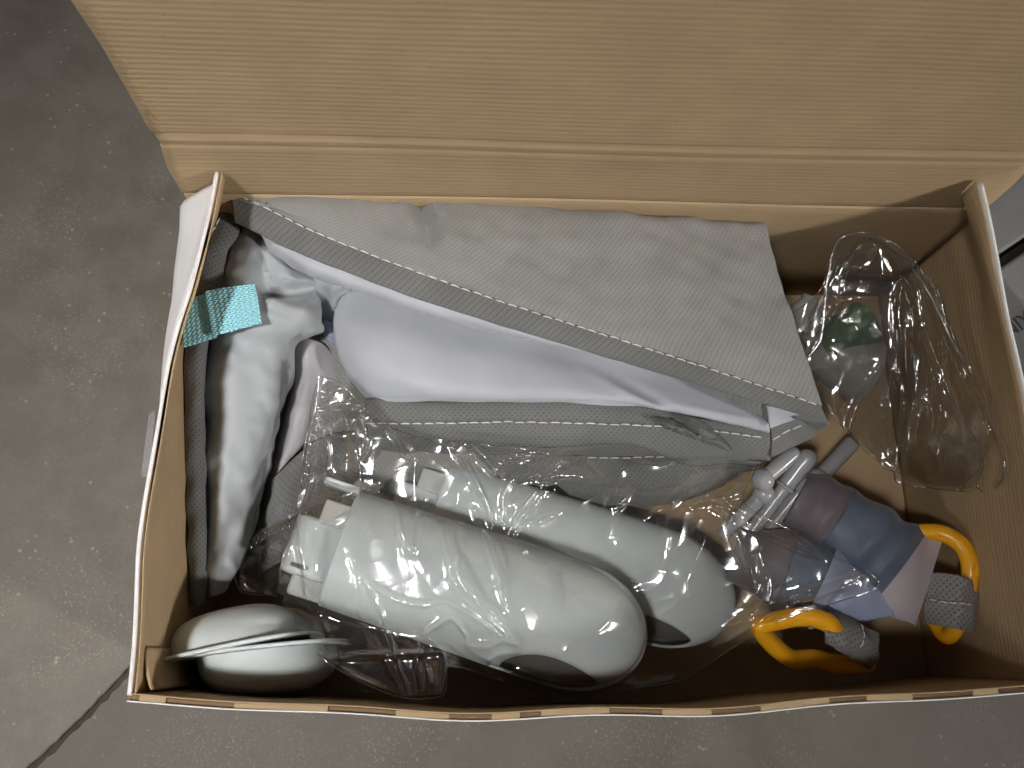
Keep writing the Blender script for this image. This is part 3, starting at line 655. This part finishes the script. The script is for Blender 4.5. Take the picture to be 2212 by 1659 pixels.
# right-hand arm
ar = arm([(0, .30, 'mauve_shaded'), (.30, .80, 'navy'), (.80, 1, 'pinkish')],
         [(1715, 1080, .056, .020, .019), (1795, 1122, .060, .025, .024), (1866, 1172, .064, .0275, .026), (1916, 1208, .067, .0280, .023), (1962, 1240, .070, .0270, .013), (2006, 1256, .072, .0260, .0022)],
         'slate blue stuffed fabric arm with pink end, strap and yellow ring beside the right wall', 5, (0, R(-12)))
ring(ar, [(1985, 1150, 0.0760), (2035, 1152, 0.0800), (2078, 1178, 0.0840), (2096, 1225, 0.0850), (2086, 1290, 0.0800), (2068, 1350, 0.0680), (2046, 1374, 0.0580), (2020, 1340, 0.0500), (2000, 1260, 0.0540), (1975, 1185, 0.0640)], .0053)
G = loft([[(1995, 1236, 0.0700), (2040, 1238, 0.0830), (2080, 1245, 0.0915), (2110, 1254, 0.0850), (2112, 1256, 0.0740)], [(1995, 1270, 0.0700), (2040, 1272, 0.0830), (2080, 1278, 0.0910), (2109, 1286, 0.0850), (2110, 1288, 0.0740)], [(1995, 1345, 0.0680), (2030, 1352, 0.0800), (2070, 1360, 0.0870), (2102, 1366, 0.0800), (2103, 1367, 0.0700)]], 40, 30)
sheet('strap', wav(G, .0003, .012, 41), M['strap'], ar, .0016)
stitches('stitching', cr(PX([(2008, 1296, 0.0770), (2040, 1300, 0.0850), (2078, 1304, 0.0925), (2104, 1308, 0.0855)]), 60), M['thread'], ar, pitch=.006)
# left-hand arm
al = arm([(0, .40, 'mauve_shaded'), (.40, .62, 'navy'), (.62, 1, 'peri')],
         [(1585, 1190, .048, .019, .018), (1668, 1218, .054, .0235, .022), (1745, 1248, .060, .0270, .025), (1805, 1280, .064, .0265, .021), (1838, 1314, .068, .0230, .012), (1848, 1344, .070, .0190, .0024)],
         'periwinkle stuffed fabric arm with folded strap and yellow ring beside the front wall', 9, (0, R(-10)))
ring(al, [(1636, 1352, 0.0850), (1680, 1340, 0.0870), (1740, 1332, 0.0910), (1790, 1346, 0.0930), (1808, 1372, 0.0870), (1850, 1405, 0.0710), (1872, 1432, 0.0610), (1800, 1432, 0.0610), (1755, 1422, 0.0630), (1712, 1424, 0.0650), (1672, 1395, 0.0730)], .0056)
G = loft([[(1796, 1308, 0.0730), (1840, 1336, 0.0770), (1898, 1368, 0.0730)], [(1790, 1335, 0.0890), (1845, 1362, 0.0930), (1900, 1392, 0.0790)], [(1783, 1368, 0.0970), (1840, 1394, 0.0950), (1900, 1418, 0.0770)], [(1782, 1386, 0.0910), (1832, 1414, 0.0880), (1888, 1440, 0.0710)], [(1786, 1388, 0.0810), (1830, 1416, 0.0780), (1876, 1446, 0.0630)]], 40, 40)
sheet('strap', wav(G, .0004, .012, 43), M['strap'], al, .0016)
stitches('stitching', cr(PX([(1862, 1350, 0.0850), (1866, 1375, 0.0920), (1858, 1398, 0.0915), (1842, 1412, 0.0885)]), 60), M['thread'], al, pitch=.006)

# ================================================================ tubes in the right-hand bag
def cyl(name, a, b, za, zb, ra, rb, mt, label, cat, open_end=True, wallt=.0016):
    root = tag(empty(name), label, cat)
    A_, B_ = P(*a, za), P(*b, zb); d = B_ - A_; L = np.linalg.norm(d); d /= L
    s1 = np.cross(d, (0, 0, 1)); s1 /= np.linalg.norm(s1); s2 = np.cross(s1, d); n = 64
    pr = [(0, 0), (ra, 0), (ra, .002), (rb, L), (rb + .0009, L + .0004), (rb + .0006, L + .0012), (rb - wallt, L + .001), (rb - wallt, L - .002), (ra - wallt, .004), (0, .004)]
    V = [A_ + d*h + r*(math.cos(t)*s1 + math.sin(t)*s2) for r, h in pr for t in np.linspace(0, 2*np.pi, n, endpoint=False)]
    F = [(i*n + j, i*n + (j+1) % n, (i+1)*n + (j+1) % n, (i+1)*n + j) for i in range(len(pr) - 1) for j in range(n)]
    mesh('tube_wall', V, F, M[mt], root); return root
cyl('plastic_cup', (1728, 735), (1862, 800), .050, .040, .0150, .0235, 'cup', 'white open plastic cup lying inside the clear bag by the right wall', 'cup')
cyl('plastic_tube', (1660, 760), (1762, 668), .060, .070, .0120, .0125, 'cup', 'narrow pale plastic tube inside the clear bag behind the cup', 'tube')
cyl('green_tube', (1765, 760), (1868, 700), .050, .054, .0150, .0160, 'green', 'leaf green plastic tube inside the clear bag beside the white cup', 'tube')

# ================================================================ clear film bags
def inpoly(X, Y, poly):
    c = np.zeros(X.shape, bool); n = len(poly); j = n - 1
    for i in range(n):
        xi, yi = poly[i]; xj, yj = poly[j]
        c ^= ((yi > Y) != (yj > Y)) & (X < (xj - xi)*(Y - yi)/(yj - yi + 1e-15) + xi); j = i
    return c
def segdist(X, Y, pl):
    best = np.full(X.shape, 1e9); tb = np.zeros(X.shape); L = [0.0]
    for a, b in zip(pl[:-1], pl[1:]): L.append(L[-1] + np.linalg.norm(b - a))
    for k, (a, b) in enumerate(zip(pl[:-1], pl[1:])):
        d = b - a; l2 = d @ d + 1e-15; t = np.clip(((X - a[0])*d[0] + (Y - a[1])*d[1])/l2, 0, 1)
        D = np.hypot(X - a[0] - t*d[0], Y - a[1] - t*d[1]); m = D < best; best[m] = D[m]; tb[m] = ((L[k] + t*math.sqrt(l2))/L[-1])[m]
    return best, tb
def blur(Z, n):
    for _ in range(n):
        Z = np.pad(Z, 1, 'edge'); Z = (Z[:-2, 1:-1] + Z[2:, 1:-1] + Z[1:-1, :-2] + Z[1:-1, 2:] + 2*Z[1:-1, 1:-1])/6
    return Z
def film(name, outline, hz, ridges, mt, parent, step=.0006, noise=((.07, .0010), (.03, .00012)), seed=0, zref=.09, smooth_n=25, welds=True, facet=.09):
    """outline: pixel polygon with heights; hz(X, Y): height of what the film lies on"""
    poly = np.array([Pin(u, v, z) for u, v, z in outline]); p2 = poly[:, :2]
    x0, y0 = p2.min(0) - .003; x1, y1 = p2.max(0) + .003
    xs, ys = np.arange(x0, x1, step), np.arange(y0, y1, step); X, Y = np.meshgrid(xs, ys)
    # heights pinned along the outline, what lies below in between
    w = 0; z = 0
    for q in cr(np.concatenate([poly, poly[:1]]), 130):
        k = 1/((X - q[0])**2 + (Y - q[1])**2 + 2e-6)**1.5; w = w + k; z = z + k*q[2]
    Zo = z/w; Zh = hz(X, Y); Z = np.maximum(Zo, Zh); Z = blur(Z, smooth_n*2); Z = np.maximum(Z, Zh + .0006); Z = blur(Z, 6)
    ins = inpoly(X, Y, p2)
    for i, (lam, amp) in enumerate(noise):
        nz_ = Waves(lam, 16, seed + i)(X, Y); Z = Z + amp*np.exp(-np.abs(nz_)*2.2)*2.0
    # stiff film breaks into flat facets along straight folds
    g = np.random.default_rng(seed + 5)
    for lam in (.085, .064, .052, .043, .036):
        a = g.uniform(0, np.pi); wx = Waves(.16, 8, int(g.integers(1000)))(X, Y)*.004
        q = ((X*np.cos(a) + Y*np.sin(a) + wx)/lam + g.uniform()) % 1.0
        msk = np.clip(Waves(.07, 10, int(g.integers(1000)))(X, Y)*.8 + .35, 0, 1)
        Z = Z + facet*lam*.5*(1 - np.abs(2*q - 1))*msk
    for pl, h, wd in ridges:
        h *= 1.8; wd *= .92
        q = cr(np.array([P(u, v, zref)[:2] for u, v in pl]), max(8, 4*len(pl))); D, t = segdist(X, Y, q)
        env = np.sin(np.pi*np.clip(t, .03, .97))**.45; Z = Z + h*env*np.exp(-(D/wd)**1.4)
    Z = np.maximum(Z, Zh + .0009)
    nvv, nuu = X.shape; idx = -np.ones(X.shape, int); f = ins[:-1, :-1] & ins[1:, :-1] & ins[:-1, 1:] & ins[1:, 1:]
    use = np.zeros(X.shape, bool); use[:-1, :-1] |= f; use[1:, :-1] |= f; use[:-1, 1:] |= f; use[1:, 1:] |= f
    idx[use] = np.arange(use.sum()); V = np.stack([X[use], Y[use], Z[use]], 1)
    a, b, c, d = idx[:-1, :-1][f], idx[:-1, 1:][f], idx[1:, 1:][f], idx[1:, :-1][f]
    o = mesh(name, V, np.stack([a, b, c, d], 1), M[mt], parent)
    if welds:
        ring_ = cr(np.concatenate([poly, poly[:1]]), 500)[:-1]
        jj = np.clip(((ring_[:, 0] - x0)/step).astype(int), 0, nuu - 1); ii = np.clip(((ring_[:, 1] - y0)/step).astype(int), 0, nvv - 1)
        ring_[:, 2] = np.convolve(np.pad(Z[ii, jj], 2, 'wrap'), [.2]*5, 'valid'); V_, F_ = tube(ring_, .0003, 6, True); mesh('film_edge', V_, F_, M['weld'], o)
    def zat(x, y):
        i = int(np.clip((y - y0)/step, 0, nvv - 1)); j = int(np.clip((x - x0)/step, 0, nuu - 1)); return Z[i, j]
    return o, zat
def podheight(X, Y):
    Zm = np.full(X.shape, .03)
    for a0, ax, sd, upv, L, hw, hh in pod_bounds:
        dx, dy = X - a0[0], Y - a0[1]; s = (dx*ax[0] + dy*ax[1]) / (ax[0]**2 + ax[1]**2)**.5; q = dx*sd[0] + dy*sd[1]
        t = s/L; e = np.where(t > .74, np.sqrt(np.clip(1 - ((t - .74)/.26)**2, 0, 1)), 1)
        v = np.clip(1 - np.abs(q/(hw*np.maximum(e, 1e-3)))**2.35, 0, 1)**(1/2.35)
        zc = a0[2] + ax[2]*s; zz = np.where((t > -.13) & (t < 1), zc + hh*v*e**.85 + .0030, .03); Zm = np.maximum(Zm, np.where(v > 0, zz, .03))
    return Zm
bag = tag(empty('clear_bag'), 'crumpled clear plastic bag with perforated edge wrapped round the pale plastic pods', 'plastic bag')
out1 = [(692, 814, .110), (735, 832, .108), (812, 908, .102), (900, 945, .100), (1000, 962, .099), (1180, 968, .096), (1370, 966, .092), (1480, 1005, .086), (1625, 1012, .086), (1600, 1085, .094), (1700, 1150, .100), (1800, 1205, .101), (1890, 1262, .098), (1790, 1305, .098), (1690, 1338, .092), (1560, 1412, .072), (1490, 1462, .055), (1350, 1488, .055), (1230, 1506, .052), (1080, 1470, .066), (968, 1440, .100), (958, 1500, .106), (870, 1506, .100), (760, 1460, .090), (690, 1410, .084), (632, 1345, .078), (600, 1290, .060), (520, 1275, .052), (515, 1190, .060), (560, 1150, .068), (640, 1108, .076), (655, 1000, .086), (670, 900, .098)]
rd = [([(690, 830), (685, 900), (672, 960), (655, 1035)], .0040, .0016), ([(700, 840), (690, 940), (664, 1040)], .0035, .0012), ([(700, 905), (712, 975), (705, 1045)], .003, .0014),
      ([(660, 1105), (668, 1170), (676, 1240), (672, 1310)], .0060, .0028), ([(856, 1092), (868, 1140), (884, 1200)], .0030, .0016), ([(905, 1082), (898, 1140), (894, 1205)], .0030, .0013), ([(928, 1090), (912, 1140), (898, 1206)], .0025, .0012),
      ([(953, 1140), (970, 1210), (985, 1270), (1040, 1325), (1105, 1390)], .0035, .0016), ([(985, 1220), (1020, 1290), (1075, 1345), (1110, 1392)], .0030, .0014), ([(1025, 1105), (1045, 1170), (1075, 1260), (1090, 1320)], .0035, .0016), ([(1045, 1150), (1075, 1230), (1092, 1310)], .0025, .0012),
      ([(985, 960), (1005, 1005), (1030, 1055), (1055, 1110), (1062, 1150)], .0045, .0022), ([(1010, 965), (1045, 1000), (1080, 1035)], .0050, .0028), ([(950, 950), (975, 965), (990, 1000)], .003, .0014),
      ([(1085, 1130), (1085, 1080), (1105, 1045), (1150, 1035)], .0030, .0012), ([(1095, 1155), (1130, 1100), (1165, 1055)], .0030, .0012), ([(1105, 1160), (1145, 1110), (1175, 1065)], .0025, .0011), ([(1145, 1145), (1180, 1125), (1205, 1115)], .0035, .0024),
      ([(1030, 962), (1070, 978), (1130, 980), (1170, 985)], .0035, .0016), ([(1070, 1005), (1130, 995), (1180, 985)], .0030, .0013), ([(1160, 1020), (1175, 1045), (1190, 1040), (1250, 1035)], .0035, .0014), ([(1150, 1015), (1163, 1045)], .003, .0012), ([(1180, 1035), (1200, 1010), (1225, 1000)], .003, .0013),
      ([(1330, 1100), (1345, 1080), (1355, 1060)], .003, .0018), ([(1400, 1120), (1460, 1080), (1480, 1060)], .0035, .002), ([(1490, 1090), (1560, 1082), (1610, 1056)], .0040, .0020), ([(1495, 1095), (1530, 1050), (1545, 1030)], .0035, .0014),
      ([(1558, 1110), (1580, 1170), (1605, 1225), (1625, 1270)], .0045, .0015), ([(1510, 1060), (1600, 1120), (1720, 1170), (1850, 1235)], .004, .0025), ([(1530, 1100), (1640, 1160), (1760, 1215)], .003, .0018), ([(1700, 1290), (1780, 1265), (1835, 1248)], .0035, .0016), ([(1700, 1305), (1770, 1282), (1822, 1262)], .0035, .0016), ([(1560, 1400), (1640, 1340), (1700, 1305)], .004, .002), ([(1640, 1235), (1650, 1280), (1630, 1320), (1590, 1350)], .003, .0014),
      ([(640, 1345), (665, 1365), (690, 1395), (710, 1430)], .005, .003), ([(630, 1330), (665, 1400), (730, 1450), (830, 1490)], .004, .003), ([(700, 1425), (780, 1416), (880, 1412), (955, 1410)], .003, .0016), ([(820, 1290), (845, 1380), (870, 1450), (885, 1500)], .0022, .0011), ([(760, 1190), (790, 1250), (830, 1340)], .0014, .0012),
      ([(790, 1260), (860, 1300), (920, 1312), (950, 1305), (1020, 1335), (1100, 1392)], .0025, .0014), ([(918, 1372), (945, 1355), (975, 1340), (1005, 1372), (1010, 1395)], .0035, .0016), ([(918, 1372), (905, 1430), (912, 1490)], .003, .0018), ([(925, 1440), (930, 1475), (920, 1495)], .0040, .0022), ([(925, 1375), (960, 1420), (958, 1490)], .003, .0014),
      ([(1008, 1392), (1050, 1400), (1080, 1388), (1120, 1395)], .004, .0022), ([(1050, 1430), (1075, 1415), (1115, 1410)], .0045, .0022), ([(1010, 1400), (1060, 1430), (1180, 1470), (1260, 1490)], .0035, .002), ([(560, 1170), (600, 1150), (630, 1200), (610, 1260)], .003, .002), ([(700, 1150), (740, 1135), (770, 1110)], .003, .0014), ([(600, 1290), (650, 1300), (700, 1320)], .003, .002),
      ([(780, 905), (800, 960), (790, 1000)], .0025, .0014), ([(700, 900), (760, 905), (830, 912), (870, 905)], .0025, .0012), ([(840, 930), (870, 985), (900, 1000)], .002, .0012), ([(700, 860), (760, 850), (790, 890)], .003, .0014)]
top, zb = film('film', out1, podheight, rd, 'film', bag, seed=50)
# lower sheet of the bag, under the legs
out0 = [(u, v, .012) for u, v, z in out1[10:30]]
film('film', [(640, 1180, .012), (1000, 1060, .012), (1500, 1120, .012), (1600, 1330, .012), (1300, 1440, .012), (760, 1400, .012)], lambda X, Y: 0*X + .012, [], 'film', bag, facet=0, step=.003, noise=((.03, .001),), seed=70, welds=False)
# the bag is double at its upper left corner
film('film', [(692, 814, .114), (760, 850, .110), (815, 910, .106), (860, 985, .101), (1040, 985, .100), (1000, 960, .102), (905, 945, .104), (760, 960, .098), (700, 950, .100), (676, 900, .104)], lambda X, Y: 0*X + .03, [([(690, 835), (684, 900), (670, 960)], .004, .0014), ([(700, 905), (790, 895), (870, 905)], .003, .0012)], 'film', bag, seed=90, welds=False)
# welded, perforated rim
def weld(pts, r, parent, n=160):
    p = cr(np.array([Pin(*q) for q in pts]), n); V_, F_ = tube(p, r, 8); return mesh('weld', V_, F_, M['weld'], parent), p
_, wp = weld([(528, 1178, .066), (560, 1152, .0715), (640, 1112, .081), (720, 1080, .091), (822, 1042, .096)], .0007, bag)
_, wq = weld([(690, 812, .115), (680, 890, .108), (662, 960, .100), (650, 1030, .091)], .0005, bag)
def holes(path, cnt, off, parent, a=.0020, b=.0011):
    mb = MB()
    for i in range(cnt):
        t = (i + .5)/cnt*(len(path) - 1); k = int(t); p = path[k]; d = path[min(k+2, len(path)-1)] - path[max(k-2, 0)]; d /= np.linalg.norm(d)
        n = np.cross((0, 0, 1), d); c = p + n*off + np.array([0, 0, .0012])
        mb.add(*tube(np.array([c + n*a*math.cos(x) + d*b*math.sin(x) for x in np.linspace(0, 2*np.pi, 14, endpoint=False)]), .0003, 5, True))
    return mb.build('perforation', M['weld'], parent)
holes(wp, 19, -.0035, bag); holes(wq, 11, .0035, bag)

bag2 = tag(empty('clear_bag'), 'stiff clear plastic bag with long folds hanging against the right cardboard wall', 'plastic bag')
out2 = [(1690, 690, .100), (1760, 640, .108), (1785, 570, .118), (1812, 518, .124), (1850, 508, .125), (1905, 528, .124), (1965, 575, .121), (2010, 640, .118), (2055, 735, .114), (2100, 830, .110), (2140, 920, .107), (2168, 985, .105), (2166, 1030, .102), (2152, 1052, .098), (2110, 1000, .086), (2070, 1010, .078), (2036, 1080, .068), (1990, 1060, .064), (1930, 1045, .062), (1880, 985, .066), (1838, 955, .070), (1800, 905, .080), (1740, 850, .088)]
rd2 = [([(1812, 520), (1790, 600), (1775, 660), (1770, 720), (1740, 765)], .005, .0022), ([(1850, 510), (1920, 545), (1990, 615), (2045, 720), (2100, 840), (2160, 980)], .005, .002), ([(1835, 545), (1870, 540), (1880, 560), (1862, 580), (1830, 590)], .004, .0015), ([(1815, 560), (1840, 552), (1870, 550)], .0035, .0016), ([(1830, 590), (1880, 600), (1945, 605)], .0025, .0012),
       ([(1940, 600), (1945, 680), (1960, 730), (1985, 800), (2000, 870)], .004, .0016), ([(1990, 615), (2020, 700), (2050, 790), (2085, 880), (2115, 960), (2150, 1048)], .006, .0026), ([(2005, 640), (2040, 730), (2075, 820), (2110, 890), (2130, 940)], .0045, .0018), ([(1970, 740), (1990, 820), (2005, 900), (2010, 980), (2025, 1075)], .005, .0022), ([(1965, 780), (1985, 860), (2005, 960), (2030, 1070)], .0035, .0014),
       ([(1965, 710), (1975, 740), (1978, 770)], .004, .002), ([(1930, 770), (1900, 850), (1890, 930), (1885, 980)], .003, .002), ([(2030, 830), (2045, 890), (2055, 930)], .0035, .0014), ([(2055, 950), (2075, 985), (2090, 1010)], .004, .0018), ([(1800, 620), (1830, 650), (1845, 700)], .0045, .0016), ([(1790, 700), (1830, 640), (1850, 620)], .003, .0014), ([(1745, 800), (1790, 770), (1830, 770)], .003, .0014), ([(1780, 860), (1800, 900), (1815, 940)], .0035, .0014), ([(2000, 720), (2015, 780), (2028, 830)], .003, .0012), ([(2020, 850), (2035, 905), (2042, 940)], .003, .0012)]
def base2(X, Y): return 0*X + .02
film('film', out2, base2, rd2, 'film2', bag2, seed=60, noise=((.05, .0012), (.02, .00018)), zref=.122)
film('film', [(1720, 720, .084), (1800, 600, .100), (1850, 530, .112), (1940, 590, .112), (2000, 720, .104), (2060, 900, .092), (2130, 1010, .085), (2030, 1070, .060), (1900, 1010, .056), (1780, 880, .070)], lambda X, Y: 0*X + .02, [([(1900, 640), (1930, 760), (1960, 900), (1990, 1040)], .004, .002), ([(1960, 640), (2010, 780), (2070, 930)], .004, .002)], 'film2', bag2, seed=95, zref=.09)
weld([(1745, 772, .098), (1772, 735, .104), (1782, 660, .112), (1790, 590, .120), (1812, 518, .128), (1850, 507, .1285), (1905, 527, .1275), (1965, 574, .1245), (2010, 639, .1215), (2055, 734, .1175), (2100, 829, .1135), (2140, 919, .110), (2168, 984, .108), (2167, 1030, .105), (2152, 1053, .101)], .0009, bag2, 260)

# ================================================================ neighbouring white cartons
def carton(px, z, size, yaw, label, anchor=(0, 0)):
    root = tag(empty('plain_carton'), label, 'box', 'white cartons in painted shade beside the open box')
    c = P(*px, z); a, b = size; Rm = np.array(Euler((0, 0, yaw)).to_matrix())
    V, F = box((a/2*(1 if anchor[0] == 0 else -1), b/2*(1 if anchor[1] == 0 else -1), -z/2 + .0005), a, b, z - .001)
    o = mesh('carton_body', V @ Rm.T + np.array([c[0], c[1], z]), F, M['carton'], root, smooth=False); bevel(o, .002, 2)
    return root, c, Rm
c1, cc, Rm = carton((2146, 556), .110, (.30, .30), R(33), 'white carton toned grey as shade, behind the dark gap beside the open box', (0, 0))
c2, cc2, Rm2 = carton((2152, 585), .105, (.30, .12), R(33), 'white carton toned grey as shade, with black printed lettering beside the open box', (0, 1))
def text(body, px, z, size, yaw, parent):
    cu = bpy.data.curves.new('lettering', 'FONT'); cu.body = body; cu.size = size; cu.extrude = .00005; cu.offset = .0003
    o = bpy.data.objects.new('lettering', cu); scene.collection.objects.link(o)
    dg = bpy.context.evaluated_depsgraph_get(); me = bpy.data.meshes.new_from_object(o.evaluated_get(dg)); bpy.data.objects.remove(o)
    q = bpy.data.objects.new('lettering', me); me.materials.clear(); me.materials.append(M['ink']); link(q, parent)
    p = P(*px, z); q.location = p; q.rotation_euler = (0, 0, yaw); return q
text('NIXO', (2180, 732), .1053, .013, R(33), c2)
